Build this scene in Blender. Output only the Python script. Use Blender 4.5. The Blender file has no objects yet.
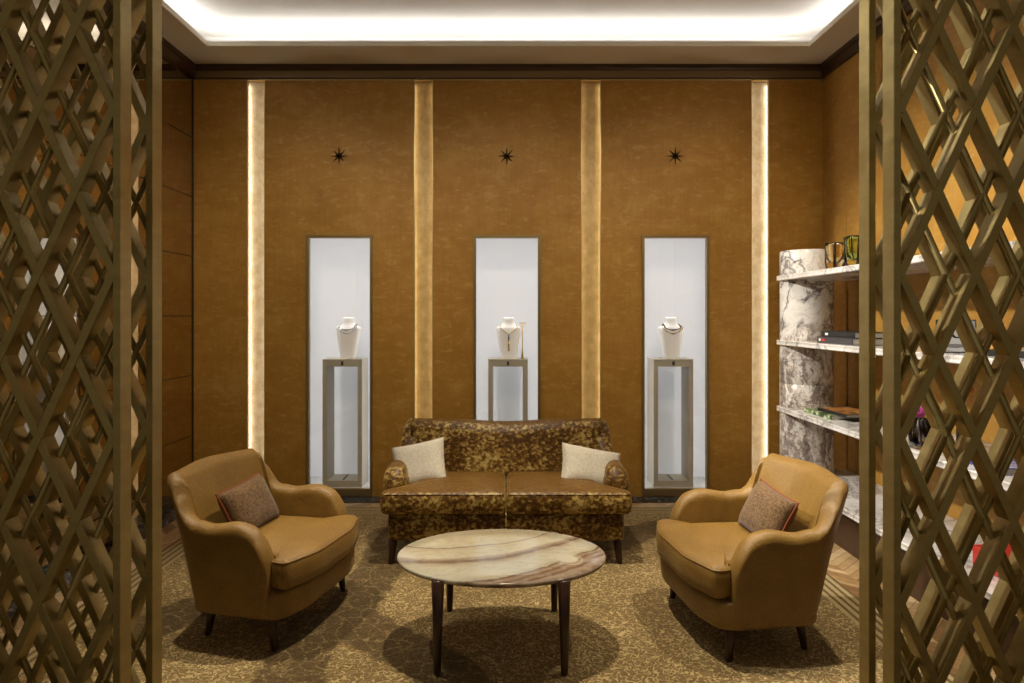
import bpy, bmesh, math, random
from math import pi, sin, cos, sqrt, radians
from mathutils import Vector, Matrix
random.seed(7)
SC = bpy.context.scene
COL = SC.collection

# ------------------------------------------------------------------ helpers
def link(o):
    COL.objects.link(o); return o

def obj(name, bm, mat, parent=None, smooth=False, loc=None, rot=None, bevel=0.0, seg=2, sub=0):
    me = bpy.data.meshes.new(name)
    bmesh.ops.recalc_face_normals(bm, faces=bm.faces)
    bm.to_mesh(me); bm.free()
    if mat is not None:
        for m in (mat if isinstance(mat, (list, tuple)) else [mat]):
            me.materials.append(m)
    if smooth:
        for p in me.polygons: p.use_smooth = True
    o = link(bpy.data.objects.new(name, me))
    if parent: o.parent = parent
    if loc: o.location = loc
    if rot: o.rotation_euler = rot
    if bevel:
        b = o.modifiers.new('bevel', 'BEVEL'); b.width = bevel; b.segments = seg; b.limit_method = 'ANGLE'
    if sub:
        s = o.modifiers.new('sub', 'SUBSURF'); s.levels = sub; s.render_levels = sub
    return o

def thing(name, label, cat, loc=(0, 0, 0), rz=0.0, group=None):
    o = link(bpy.data.objects.new(name, None))
    o.location = loc; o.rotation_euler = (0, 0, rz); o.empty_display_size = 0.1
    return tag(o, label, cat, group)

def tag(o, label, cat, group=None):
    o['label'] = label; o['category'] = cat
    if group: o['group'] = group
    return o

def struct(name, bm, mat, **k):
    o = obj(name, bm, mat, **k); o['kind'] = 'structure'; return o

def copy_thing(root):
    r = root.copy(); COL.objects.link(r)
    for ch in root.children:
        c = ch.copy(); COL.objects.link(c); c.parent = r
        for g in ch.children:
            d = g.copy(); COL.objects.link(d); d.parent = c
    return r

def box(bm, x0, x1, y0, y1, z0, z1):
    v = [bm.verts.new(p) for p in ((x0,y0,z0),(x1,y0,z0),(x1,y1,z0),(x0,y1,z0),(x0,y0,z1),(x1,y0,z1),(x1,y1,z1),(x0,y1,z1))]
    for f in ((0,3,2,1),(4,5,6,7),(0,1,5,4),(1,2,6,5),(2,3,7,6),(3,0,4,7)):
        bm.faces.new([v[i] for i in f])
    return bm

def B(*boxes):
    bm = bmesh.new()
    for b in boxes: box(bm, *b)
    return bm

def loft(bm, loops, cap0=True, cap1=True, closed=True):
    vs = [[bm.verts.new(p) for p in lp] for lp in loops]
    n = len(loops[0])
    for a, b in zip(vs, vs[1:]):
        for i in range(n if closed else n - 1):
            j = (i + 1) % n
            bm.faces.new((a[i], a[j], b[j], b[i]))
    if cap0: bm.faces.new(vs[0][::-1])
    if cap1: bm.faces.new(vs[-1])
    return vs

def lathe(bm, prof, n=32, c=(0, 0), cap=True):
    loops = [[(c[0]+r*cos(2*pi*i/n), c[1]+r*sin(2*pi*i/n), z) for i in range(n)] for r, z in prof]
    loft(bm, loops, cap, cap); return bm

def tube(bm, pts, r, n=8, closed=False, caps=True):
    pts = [Vector(p) for p in pts]; m = len(pts); loops = []
    up0 = Vector((0.13, 0.21, 1)).normalized()
    for i, p in enumerate(pts):
        if closed: t = pts[(i+1) % m] - pts[i-1]
        else: t = pts[min(i+1, m-1)] - pts[max(i-1, 0)]
        t.normalize()
        a = t.cross(up0)
        if a.length < 1e-3: a = t.cross(Vector((1, 0, 0)))
        a.normalize(); b = t.cross(a)
        rr = r[i] if isinstance(r, (list, tuple)) else r
        loops.append([p + a*rr*cos(2*pi*k/n) + b*rr*sin(2*pi*k/n) for k in range(n)])
    if closed: loops.append(loops[0]); loft(bm, loops, False, False); bmesh.ops.remove_doubles(bm, verts=bm.verts, dist=1e-6)
    else: loft(bm, loops, caps, caps)
    return bm

def ball(bm, c, r, sx=1, sy=1, sz=1, u=10, v=7):
    ret = bmesh.ops.create_uvsphere(bm, u_segments=u, v_segments=v, radius=r)
    for w in ret['verts']: w.co = Vector((w.co.x*sx+c[0], w.co.y*sy+c[1], w.co.z*sz+c[2]))
    return bm

def round_poly(pts, rad, n=6):
    out = []; m = len(pts)
    for i, p in enumerate(pts):
        p = Vector(p); a = Vector(pts[i-1]); b = Vector(pts[(i+1) % m])
        r = rad[i] if isinstance(rad, (list, tuple)) else rad
        da = (a-p); db = (b-p); la = da.length; lb = db.length; da.normalize(); db.normalize()
        ang = da.angle(db); d = min(r/max(math.tan(ang/2), 1e-3), la*0.49, lb*0.49)
        p0 = p+da*d; p1 = p+db*d
        for k in range(n+1):
            t = k/n
            out.append(p0*(1-t)**2 + p*2*t*(1-t) + p1*t*t)
    return [(q.x, q.y) for q in out]

def resample(pts, step):
    out = []; m = len(pts)
    for i in range(m):
        a = Vector(pts[i]); b = Vector(pts[(i+1) % m]); L = (b-a).length
        k = max(1, int(L/step))
        for j in range(k): out.append(tuple(a+(b-a)*j/k))
    return out

def normals2(pts):
    m = len(pts); area = sum(pts[i][0]*pts[(i+1) % m][1]-pts[(i+1) % m][0]*pts[i][1] for i in range(m))
    s = 1 if area > 0 else -1; ns = []
    for i in range(m):
        t = Vector(pts[(i+1) % m]) - Vector(pts[i-1]); t.normalize()
        ns.append(Vector((t.y*s, -t.x*s)))
    return ns

def slab(bm, outline, prof, crown=0.0, rings=5, centre=None):
    """outline offset inwards by prof[i][0] at height prof[i][1]; top closed with a crowned cap"""
    ns = normals2(outline)
    loops = [[(p[0]-n.x*ins, p[1]-n.y*ins, z) for p, n in zip(outline, ns)] for ins, z in prof]
    top = loops[-1]; zt = prof[-1][1]
    cx = sum(p[0] for p in top)/len(top); cy = sum(p[1] for p in top)/len(top)
    if centre: cx, cy = centre
    for k in range(1, rings):
        s = 1 - k/rings
        b_ = min(1.0, 1.6*(1-s))
        ring = []
        for p in top:
            dx, dy = p[0]-cx, p[1]-cy
            ex0 = max(abs(q[0]-cx) for q in top) if dx == 0 else max(abs(q[0]-cx) for q in top if (q[0]-cx)*dx >= 0)
            ey0 = max(abs(q[1]-cy) for q in top) if dy == 0 else max(abs(q[1]-cy) for q in top if (q[1]-cy)*dy >= 0)
            L = math.hypot(dx, dy); c_, s_ = dx/L, dy/L
            rr = 1/((abs(c_)/ex0)**4+(abs(s_)/ey0)**4)**.25
            rr = rr*b_*.95+L*(1-b_)
            ring.append((cx+c_*rr*s, cy+s_*rr*s, zt+crown*(1-s*s)))
        loops.append(ring)
    vs = loft(bm, loops, True, False)
    c = bm.verts.new((cx, cy, zt+crown)); n = len(top)
    for i in range(n): bm.faces.new((vs[-1][i], vs[-1][(i+1) % n], c))
    return bm

def interp(keys, x):
    if x <= keys[0][0]: return keys[0][1]
    for (a, va), (b, vb) in zip(keys, keys[1:]):
        if x <= b:
            t = (x-a)/(b-a); t = t*t*(3-2*t); return va+(vb-va)*t
    return keys[-1][1]

def pillow_bm(w, h, t, n=22, pinch=0.06):
    """a stuffed pillow in its own x-z plane, thickness along y; returns bmesh and its seam points"""
    bm = bmesh.new()
    def pos(u, v, s):
        x = w/2*u*(1-pinch*(1-v*v)); z = h/2*v*(1-pinch*(1-u*u))
        th = t/2*(max(0, (1-u**4)*(1-v**4)))**0.55
        return (x, s*th, z)
    grid = {}
    for s in (1, -1):
        for i in range(n+1):
            for j in range(n+1):
                edge = i in (0, n) or j in (0, n)
                if s == -1 and edge: grid[s, i, j] = grid[1, i, j]
                else: grid[s, i, j] = bm.verts.new(pos(-1+2*i/n, -1+2*j/n, s))
        for i in range(n):
            for j in range(n):
                q = [grid[s, i, j], grid[s, i+1, j], grid[s, i+1, j+1], grid[s, i, j+1]]
                bm.faces.new(q if s == -1 else q[::-1])
    ring = [pos(-1+2*i/n, -1, 1) for i in range(n)] + [pos(1, -1+2*i/n, 1) for i in range(n)] + \
           [pos(1-2*i/n, 1, 1) for i in range(n)] + [pos(-1, 1-2*i/n, 1) for i in range(n)]
    return bm, ring

# ------------------------------------------------------------------ materials
class N:
    def __init__(s, name, rough=0.5, metal=0.0, spec=0.5, sheen=0.0, sheen_tint=None, sheen_rough=0.5):
        s.m = bpy.data.materials.new(name); s.m.use_nodes = True
        s.t = s.m.node_tree; s.b = s.t.nodes['Principled BSDF']
        s.b.inputs['Roughness'].default_value = rough; s.b.inputs['Metallic'].default_value = metal
        s.b.inputs['Specular IOR Level'].default_value = spec
        s.b.inputs['Sheen Weight'].default_value = sheen; s.b.inputs['Sheen Roughness'].default_value = sheen_rough
        if sheen_tint: s.b.inputs['Sheen Tint'].default_value = (*sheen_tint, 1)
        s.tc = None
    def node(s, typ, **k):
        n = s.t.nodes.new(typ)
        for a, v in k.items(): setattr(n, a, v)
        return n
    def set(s, inp, v):
        if hasattr(v, 'is_output') or isinstance(v, bpy.types.NodeSocket): s.t.links.new(v, inp)
        else: inp.default_value = v
    def coord(s, scale=(1, 1, 1), rot=(0, 0, 0), loc=(0, 0, 0), kind='Object'):
        if s.tc is None: s.tc = s.node('ShaderNodeTexCoord')
        mp = s.node('ShaderNodeMapping')
        mp.inputs['Scale'].default_value = scale; mp.inputs['Rotation'].default_value = rot; mp.inputs['Location'].default_value = loc
        s.t.links.new(s.tc.outputs[kind], mp.inputs[0]); return mp.outputs[0]
    def noise(s, vec, scale=5, detail=3, rough=0.5, dist=0.0, col=False):
        n = s.node('ShaderNodeTexNoise')
        n.inputs['Scale'].default_value = scale; n.inputs['Detail'].default_value = detail
        n.inputs['Roughness'].default_value = rough; n.inputs['Distortion'].default_value = dist
        s.t.links.new(vec, n.inputs['Vector']); return n.outputs[1 if col else 0]
    def voro(s, vec, scale=5, feature='F1', out=0, rnd=1.0):
        n = s.node('ShaderNodeTexVoronoi', feature=feature)
        n.inputs['Scale'].default_value = scale; n.inputs['Randomness'].default_value = rnd
        s.t.links.new(vec, n.inputs['Vector']); return n.outputs[out]
    def wave(s, vec, scale=2, dist=4, detail=3, dscale=1.5, **k):
        n = s.node('ShaderNodeTexWave', **k)
        n.inputs['Scale'].default_value = scale; n.inputs['Distortion'].default_value = dist
        n.inputs['Detail'].default_value = detail; n.inputs['Detail Scale'].default_value = dscale
        s.t.links.new(vec, n.inputs['Vector']); return n.outputs[1]
    def math(s, op, a, b=0.0, c=0.0, clamp=False):
        n = s.node('ShaderNodeMath', operation=op); n.use_clamp = clamp
        for i, v in enumerate((a, b, c)): s.set(n.inputs[i], v)
        return n.outputs[0]
    def ramp(s, fac, stops, interp='LINEAR'):
        n = s.node('ShaderNodeValToRGB'); e = n.color_ramp.elements; n.color_ramp.interpolation = interp
        while len(e) > 1: e.remove(e[-1])
        e[0].position = stops[0][0]; e[0].color = s._c(stops[0][1])
        for p, c in stops[1:]:
            x = e.new(p); x.color = s._c(c)
        s.set(n.inputs[0], fac); return n.outputs[0]
    def _c(s, c):
        if isinstance(c, (int, float)): return (c, c, c, 1)
        return (*c, 1)
    def mix(s, fac, a, b, blend='MIX'):
        n = s.node('ShaderNodeMix', data_type='RGBA', blend_type=blend)
        s.set(n.inputs[0], fac)
        for i, v in ((6, a), (7, b)):
            s.set(n.inputs[i], s._c(v) if isinstance(v, (tuple, float, int)) else v)
        return n.outputs[2]
    def xyz(s, vec):
        n = s.node('ShaderNodeSeparateXYZ'); s.t.links.new(vec, n.inputs[0]); return n.outputs
    def vadd(s, vec, colr, amt):
        a = s.node('ShaderNodeVectorMath', operation='MULTIPLY_ADD')
        s.t.links.new(colr, a.inputs[0]); a.inputs[1].default_value = (amt,)*3; s.t.links.new(vec, a.inputs[2])
        return a.outputs[0]
    def color(s, v): s.set(s.b.inputs['Base Color'], s._c(v) if isinstance(v, tuple) else v); return s
    def rough(s, v): s.set(s.b.inputs['Roughness'], v); return s
    def bump(s, h, strength=0.3, dist=0.01):
        n = s.node('ShaderNodeBump'); n.inputs['Strength'].default_value = strength; n.inputs['Distance'].default_value = dist
        s.t.links.new(h, n.inputs['Height']); s.t.links.new(n.outputs[0], s.b.inputs['Normal']); return s

def plain(name, c, rough=0.5, metal=0.0, spec=0.5):
    return N(name, rough, metal, spec).color(c).m

def emit(name, c, strength):
    n = N(name); n.b.inputs['Base Color'].default_value = (*c, 1)
    n.b.inputs['Emission Color'].default_value = (*c, 1); n.b.inputs['Emission Strength'].default_value = strength
    return n.m

M = {}
# gold suede wall covering
n = N('gold_suede', 0.5, 0, 0.35, 0.15, (1, .8, .45))
v = n.coord((1, 1, 1))
a = n.noise(n.coord((2.0, 2.0, 3.2)), 1.5, 9, 0.66, 0.5)
b = n.noise(n.coord((1.0, 1.0, 2.4)), 11, 9, 0.72, 0.6)
c = n.noise(n.coord((9, 9, 1.2)), 4, 4, 0.6)
base = n.ramp(a, [(.3, (.35, .170, .021)), (.52, (.41, .212, .032)), (.72, (.475, .275, .056))])
base = n.mix(n.ramp(b, [(.53, 0.0), (.66, .48)]), base, (.58, .39, .13))
base = n.mix(n.ramp(c, [(.35, .14), (.55, 0.0)]), base, (.22, .088, .012))
n.color(base); n.rough(n.ramp(b, [(.35, .6), (.7, .42)])); n.bump(n.noise(v, 130, 4, .7), .25, .004); M['suede'] = n.m

# slot lining: lighter gold leaf
n = N('gold_leaf', 0.45, 0, 0.4)
a = n.noise(n.coord((1, 1, .8)), 14, 5, .65)
n.color(n.ramp(a, [(.3, (.42, .29, .105)), (.6, (.56, .41, .18)), (.8, (.68, .53, .28))])); M['leaf'] = n.m
n = N('pale_gold_leaf', 0.5, 0, 0.3)
a = n.noise(n.coord((1, 1, .8)), 14, 5, .65)
n.color(n.ramp(a, [(.3, (.62, .49, .28)), (.55, (.80, .70, .50)), (.75, (.86, .80, .66))])); M['pale_leaf'] = n.m

# bronze mirror
n = N('bronze_mirror', 0.02, 1.0); n.color((.64, .55, .43)); M['mirror'] = n.m
M['mirror_back'] = plain('mirror_back', (.03, .02, .012), .5)
M['dark_wood'] = None
n = N('dark_wood', 0.35)
a = n.noise(n.coord((9, 9, 1)), 6, 5, .6, .6)
n.color(n.ramp(a, [(.3, (.022, .009, .005)), (.7, (.06, .026, .013))])); M['dark_wood'] = n.m
n = N('walnut_leg', 0.28)
a = n.noise(n.coord((12, 12, 1.5)), 5, 5, .6, .6)
n.color(n.ramp(a, [(.3, (.02, .008, .005)), (.7, (.055, .02, .011))])); M['leg'] = n.m
n = N('cornice_wood', 0.3); a = n.noise(n.coord((1, 1, 14)), 3, 5, .6, .5)
n.color(n.ramp(a, [(.3, (.03, .014, .006)), (.7, (.065, .032, .014))])); M['cornice'] = n.m
M['cornice_lip'] = plain('cornice_bronze', (.20, .135, .06), .4, .4)

n = N('ceiling_plaster', 0.8, 0, .2); n.color((.62, .55, .44)); n.bump(n.noise(n.coord(), 60, 3), .05, .004); M['ceiling'] = n.m
n = N('cove_white', 0.9, 0, .1); n.color((.80, .79, .77)); M['cove'] = n.m

# black marble border
n = N('black_marble', 0.18)
a = n.noise(n.coord(), 5, 8, .7, 1.2); a = n.math('ABSOLUTE', n.math('SUBTRACT', a, .5))
n.color(n.ramp(a, [(0, (.16, .17, .19)), (.02, (.05, .055, .065)), (.06, (.012, .014, .018))])); M['black_marble'] = n.m

# herringbone floor
n = N('herringbone', 0.33)
x, y, z = n.xyz(n.coord())
P = 0.36
mx = n.math('PINGPONG', x, P/2)
vv = n.math('ADD', y, mx)
row = n.math('FLOOR', n.math('DIVIDE', vv, .075))
colm = n.math('FLOOR', n.math('DIVIDE', x, P/2))
wn = n.node('ShaderNodeTexWhiteNoise', noise_dimensions='2D')
cb = n.node('ShaderNodeCombineXYZ'); n.set(cb.inputs[0], row); n.set(cb.inputs[1], colm)
n.t.links.new(cb.outputs[0], wn.inputs[0])
gr = n.noise(n.coord((6, 40, 1), (0, 0, radians(35))), 3, 4, .6, .4)
fr = n.math('FRACT', n.math('DIVIDE', vv, .075))
joint = n.math('MAXIMUM', n.math('GREATER_THAN', n.math('ABSOLUTE', n.math('SUBTRACT', fr, .5)), .475), n.math('LESS_THAN', n.math('ABSOLUTE', n.math('SUBTRACT', n.math('PINGPONG', x, P/2), P/4)), -1))
wood = n.ramp(wn.outputs[0], [(0, (.20, .10, .042)), (.35, (.42, .26, .115)), (.65, (.60, .42, .21)), (1, (.72, .55, .32))])
wood = n.mix(n.ramp(gr, [(.35, .5), (.6, 0)]), wood, (.10, .05, .02))
n.color(n.mix(joint, wood, (.03, .015, .008))); M['floor'] = n.m

# patterned carpet: worm-like pile pattern, striped border, leafy vine (vine = attribute on the mesh)
CX0, CX1, CY0, CY1 = -2.19, 1.855, 0.6, 5.32
n = N('carpet_pile', 0.9, 0, .1, .25, (1, .85, .6))
v = n.coord()
vd = n.vadd(v, n.noise(v, 14, 2, .5, 0, True), .05)
w1 = n.noise(vd, 44, 0.6, .5, .5)
line = n.math('ABSOLUTE', n.math('SUBTRACT', w1, .5))
worm = n.ramp(line, [(.0, 1.0), (.03, .95), (.055, 0.15), (.09, 0.0), (.16, .12)])
patch = n.noise(v, 2.2, 3, .6)
fld = n.mix(worm, n.ramp(patch, [(.35, (.120, .075, .027)), (.65, (.165, .108, .042))]), n.ramp(patch, [(.35, (.40, .295, .13)), (.65, (.54, .42, .20))]))
at = n.node('ShaderNodeAttribute', attribute_name='vine')
vd2 = n.vadd(v, n.noise(v, 6, 2, .5, 0, True), .12)
cell = n.voro(vd2, 11, 'DISTANCE_TO_EDGE')
leafm = n.math('MULTIPLY', n.ramp(n.math('ADD', at.outputs['Fac'], n.math('MULTIPLY', n.noise(v, 9, 2), .35)), [(.60, 0), (.68, 1)]), n.ramp(cell, [(.03, .55), (.07, 1)]))
fld = n.mix(n.math('MULTIPLY', leafm, .86), fld, (.060, .037, .014))
x, y, z = n.xyz(v)
d = n.math('MINIMUM', n.math('MINIMUM', n.math('SUBTRACT', x, CX0), n.math('SUBTRACT', CX1, x)), n.math('SUBTRACT', CY1, y))
st = n.math('GREATER_THAN', n.math('FRACT', n.math('DIVIDE', d, .042)), .45)
inb = n.math('LESS_THAN', d, .168)
bord = n.mix(st, (.135, .09, .036), (.40, .31, .15))
n.color(n.mix(inb, fld, bord)); n.bump(n.math('ADD', worm, n.math('MULTIPLY', n.noise(v, 220, 2), .4)), .5, .006); M['carpet'] = n.m

# patinated brass of the screens
n = N('patinated_brass', 0.42, 0.75, .5)
a = n.noise(n.coord((1, 1, 3)), 9, 5, .6)
n.color(n.ramp(a, [(.3, (.36, .285, .115)), (.7, (.47, .38, .165))])); n.rough(n.ramp(a, [(.3, .33), (.7, .45)])); M['brass'] = n.m
M['edge_brass'] = plain('edge_brass', (.55, .42, .2), .3, .8)
M['bronze_frame'] = plain('bronze_frame', (.34, .25, .115), .35, .7)
M['star'] = plain('star_bronze', (.035, .018, .008), .3, .6)

# marbles
def marble(name, dark, vs=1.0):
    n = N(name, 0.16, 0, .5)
    v = n.coord()
    vd = n.vadd(v, n.noise(v, 2.5, 4, .6, 0, True), .35)
    big = n.noise(vd, 2.2, 6, .62, .8)
    vein = n.math('ABSOLUTE', n.math('SUBTRACT', big, .5))
    fine = n.math('ABSOLUTE', n.math('SUBTRACT', n.noise(vd, 7.5, 6, .65, 1.0), .5))
    brec = n.voro(n.vadd(n.coord((1.2, 1.2, .7)), n.noise(v, 7, 5, .7, 0, True), .22), 11, 'DISTANCE_TO_EDGE')
    base = n.ramp(n.noise(v, 3, 4), [(.35, (.62, .60, .57)), (.7, (.80, .79, .77))])
    base = n.mix(n.ramp(vein, [(0, .95*vs), (.014, .5*vs), (.045, 0)]), base, (.07, .055, .06))
    base = n.mix(n.ramp(fine, [(0, .55*vs), (.012, .2*vs), (.03, 0)]), base, (.28, .23, .20))
    if dark:
        x, y, z = n.xyz(v)
        g = n.math('ADD', n.math('MULTIPLY', n.math('SUBTRACT', 1.62, z), 1.5), n.math('MULTIPLY', n.math('SUBTRACT', n.noise(v, 2.6, 3, .55, .8), .5), 2.4))
        st = n.vadd(n.coord((1.5, 1.5, .75)), n.noise(v, 5, 5, .7, 0, True), .25)
        n1 = n.noise(st, 5.5, 9, .74, .9)
        br = n.ramp(n1, [(.38, (.055, .04, .038)), (.43, (.17, .13, .115)), (.495, (.34, .27, .23)), (.52, (.70, .65, .60)), (.6, (.85, .82, .78))])
        br = n.mix(n.ramp(brec, [(0, .8), (.02, .35), (.06, 0)]), br, (.10, .07, .062))
        br = n.mix(n.ramp(n.noise(v, 14, 5, .7), [(.36, .5), (.5, 0)]), br, (.15, .11, .10))
        base = n.mix(n.ramp(g, [(.35, 0), (.5, .8)]), base, br)
    n.color(base); return n.m
M['marble'] = marble('white_veined_marble', False, .7)
M['breccia'] = marble('breccia_marble', True)

# onyx table top
n = N('banded_onyx', 0.12, 0, .5)
v = n.coord()
vd = n.vadd(v, n.noise(v, 3.2, 5, .62, 0, True), .10)
vf = n.vadd(vd, n.noise(v, 14, 4, .6, 0, True), .018)
x, y, z = n.xyz(vf)
# bands run as shallow arcs across the oval
q = n.math('ADD', y, n.math('MULTIPLY', n.math('POWER', n.math('ABSOLUTE', n.math('ADD', x, .22)), 2.0), -.85))
q = n.math('ADD', n.math('MULTIPLY', q, 1.15), .56)
cream = n.ramp(q, [(0.0, (.20, .125, .08)), (.06, (.36, .27, .19)), (.09, (.16, .095, .06)), (.13, (.34, .24, .165)), (.16, (.15, .085, .05)), (.195, (.36, .26, .18)), (.225, (.13, .075, .045)), (.24, (.46, .42, .31)),
                   (.30, (.56, .54, .43)), (.40, (.52, .50, .39)), (.45, (.44, .38, .28)), (.485, (.17, .115, .08)), (.51, (.27, .20, .145)), (.54, (.42, .35, .27)), (.552, (.56, .52, .40)),
                   (.57, (.57, .54, .41)), (.66, (.54, .49, .34)), (.700, (.50, .43, .31)), (.708, (.18, .13, .125)), (.722, (.54, .50, .36)), (.85, (.52, .46, .31)), (1.0, (.48, .41, .27))])
fine = n.math('ABSOLUTE', n.math('SUBTRACT', n.noise(n.vadd(n.coord((1, 3.2, 1)), n.noise(v, 5, 4, .6, 0, True), .25), 5.5, 7, .65, .8), .5))
cream = n.mix(n.ramp(fine, [(0, .35), (.02, .1), (.05, 0)]), cream, (.24, .16, .10))
cl = n.noise(vf, 16, 6, .7)
cream = n.mix(n.ramp(cl, [(.45, 0), (.7, .30)]), cream, (.66, .64, .55))
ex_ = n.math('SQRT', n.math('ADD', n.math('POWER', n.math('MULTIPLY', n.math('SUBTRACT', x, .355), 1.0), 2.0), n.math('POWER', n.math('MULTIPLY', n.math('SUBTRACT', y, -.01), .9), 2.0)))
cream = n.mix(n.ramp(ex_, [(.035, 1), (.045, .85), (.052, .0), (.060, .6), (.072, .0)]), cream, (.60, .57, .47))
n.color(cream); M['onyx'] = n.m

# crushed velvet
def velvet(name):
    n = N(name, 0.45, 0, .3, .25, (1, .72, .3), .35)
    v = n.coord()
    vd = n.vadd(v, n.noise(v, 9, 3, .6, 0, True), .06)
    a = n.noise(n.vadd(n.coord((1, 1, 1.25)), n.noise(v, 18, 3, .6, 0, True), .03), 38, 2.6, .55, .35)
    b = n.noise(vd, 4, 3, .5)
    f = n.math('ADD', a, n.math('MULTIPLY', n.math('SUBTRACT', b, .5), .55))
    pat = n.ramp(f, [(.36, (.070, .030, .004)), (.47, (.135, .062, .009)), (.56, (.29, .185, .043)), (.68, (.55, .41, .15))])
    # seat-top pile sheen painted into the colour: upward faces take one rust tone
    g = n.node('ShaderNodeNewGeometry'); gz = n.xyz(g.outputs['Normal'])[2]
    top_sheen = n.ramp(n.noise(v, 40, 4, .65), [(.35, (.095, .043, .005)), (.7, (.185, .090, .013))])
    n.color(n.mix(n.ramp(gz, [(.72, 0), (.93, .93)]), pat, top_sheen))
    n.bump(a, .3, .01); return n.m
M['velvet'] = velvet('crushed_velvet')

n = N('gold_upholstery', 0.40, 0, .6, .15, (1, .8, .45), .4)
v = n.coord()
a = n.noise(v, 7, 4, .6, .4); b = n.noise(v, 110, 4, .75)
bc = n.ramp(a, [(.3, (.185, .097, .012)), (.7, (.265, .147, .025))])
n.color(n.mix(n.ramp(b, [(.55, 0), (.75, .35)]), bc, (.50, .34, .13))); n.rough(n.ramp(b, [(.4, .5), (.65, .28)]))
n.bump(n.math('ADD', b, n.math('MULTIPLY', a, 1.5)), .5, .007); M['gold_fabric'] = n.m

n = N('tweed', 0.85, 0, .2, .2)
v = n.coord()
a = n.noise(n.coord((1, 1, .25)), 170, 2, .6); b = n.noise(n.coord((.25, 1, 1)), 170, 2, .6)
n.color(n.ramp(n.math('ADD', n.math('MULTIPLY', a, .5), n.math('MULTIPLY', b, .5)), [(.4, (.07, .038, .014)), (.6, (.19, .112, .05))])); n.bump(a, .4, .003); M['tweed'] = n.m
M['rust_piping'] = plain('rust_piping', (.20, .04, .012), .6)
n = N('linen', 0.85, 0, .2, .2)
v = n.coord()
a = n.noise(n.coord((1, 1, .2)), 260, 2, .6); b = n.noise(n.coord((.2, 1, 1)), 260, 2, .6)
n.color(n.ramp(n.math('ADD', n.math('MULTIPLY', a, .5), n.math('MULTIPLY', b, .5)), [(.38, (.56, .52, .42)), (.62, (.78, .74, .64))])); n.bump(a, .4, .003); M['linen'] = n.m
M['linen_seam'] = plain('linen_seam', (.5, .46, .38), .8)

n = N('niche_white', 0.8, 0, .2); n.color((.70, .72, .735)); n.bump(n.noise(n.coord(), 90, 3), .08, .003); M['niche'] = n.m
n = N('backlit_panel', 0.8, 0, .2); n.color((.6, .61, .63)); n.b.inputs['Emission Color'].default_value = (.93, .965, 1, 1); n.b.inputs['Emission Strength'].default_value = .19; M['backlit'] = n.m
M['pedestal'] = plain('pedestal_lacquer', (.50, .46, .37), .45)
M['pedestal_dark'] = plain('pedestal_gap', (.03, .025, .02), .5)
M['bust'] = plain('bust_white', (.84, .83, .81), .6)
M['bust_foot'] = plain('bust_foot', (.72, .64, .48), .4)
M['led_white'] = emit('led_white', (1, 1, 1), 9)
M['silver'] = plain('silver_beads', (.6, .6, .63), .2, .9)
M['gold'] = plain('gold_metal', (.62, .42, .14), .25, 1.0)
M['violet'] = plain('violet_stone', (.05, .02, .09), .15)
def beads(name, stops):
    n = N(name, .25, .3, .5); n.color(n.ramp(n.noise(n.coord(), 45, 1), stops)); return n.m
M['pale_bead'] = beads('pale_beads', [(.35, (.55, .55, .58)), (.6, (.75, .74, .72))])
M['violet_bead'] = beads('violet_beads', [(.4, (.10, .05, .12)), (.5, (.55, .53, .56)), (.62, (.45, .38, .2))])
M['gold_bead'] = beads('gold_beads', [(.4, (.55, .36, .10)), (.55, (.12, .08, .06)), (.65, (.7, .6, .4))])
M['darkbead2'] = beads('dark_gold_beads', [(.4, (.06, .04, .06)), (.52, (.5, .33, .10)), (.62, (.6, .58, .6))])
M['darkbead'] = plain('dark_beads', (.09, .06, .08), .2)

def glass(name, c, rough=.02, dens=0.0):
    n = N(name, rough); n.color(c); n.b.inputs['Transmission Weight'].default_value = 1.0; n.b.inputs['IOR'].default_value = 1.48; return n.m
M['amber_glass'] = glass('amber_glass', (.97, .86, .58))
M['green_glass'] = glass('green_glass', (.80, .92, .42))
M['smoke_glass'] = glass('smoke_glass', (.06, .05, .04))
M['clear_glass'] = glass('clear_glass', (.93, .95, .94))
# pane: mostly see-through with a faint reflection
mp = bpy.data.materials.new('vitrine_glass'); mp.use_nodes = True; t = mp.node_tree; t.nodes.clear()
o_ = t.nodes.new('ShaderNodeOutputMaterial'); mx_ = t.nodes.new('ShaderNodeMixShader'); tr_ = t.nodes.new('ShaderNodeBsdfTransparent'); gl_ = t.nodes.new('ShaderNodeBsdfGlossy')
gl_.inputs['Roughness'].default_value = 0.01; mx_.inputs[0].default_value = 0.045
t.links.new(tr_.outputs[0], mx_.inputs[1]); t.links.new(gl_.outputs[0], mx_.inputs[2]); t.links.new(mx_.outputs[0], o_.inputs[0]); M['pane'] = mp

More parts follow.
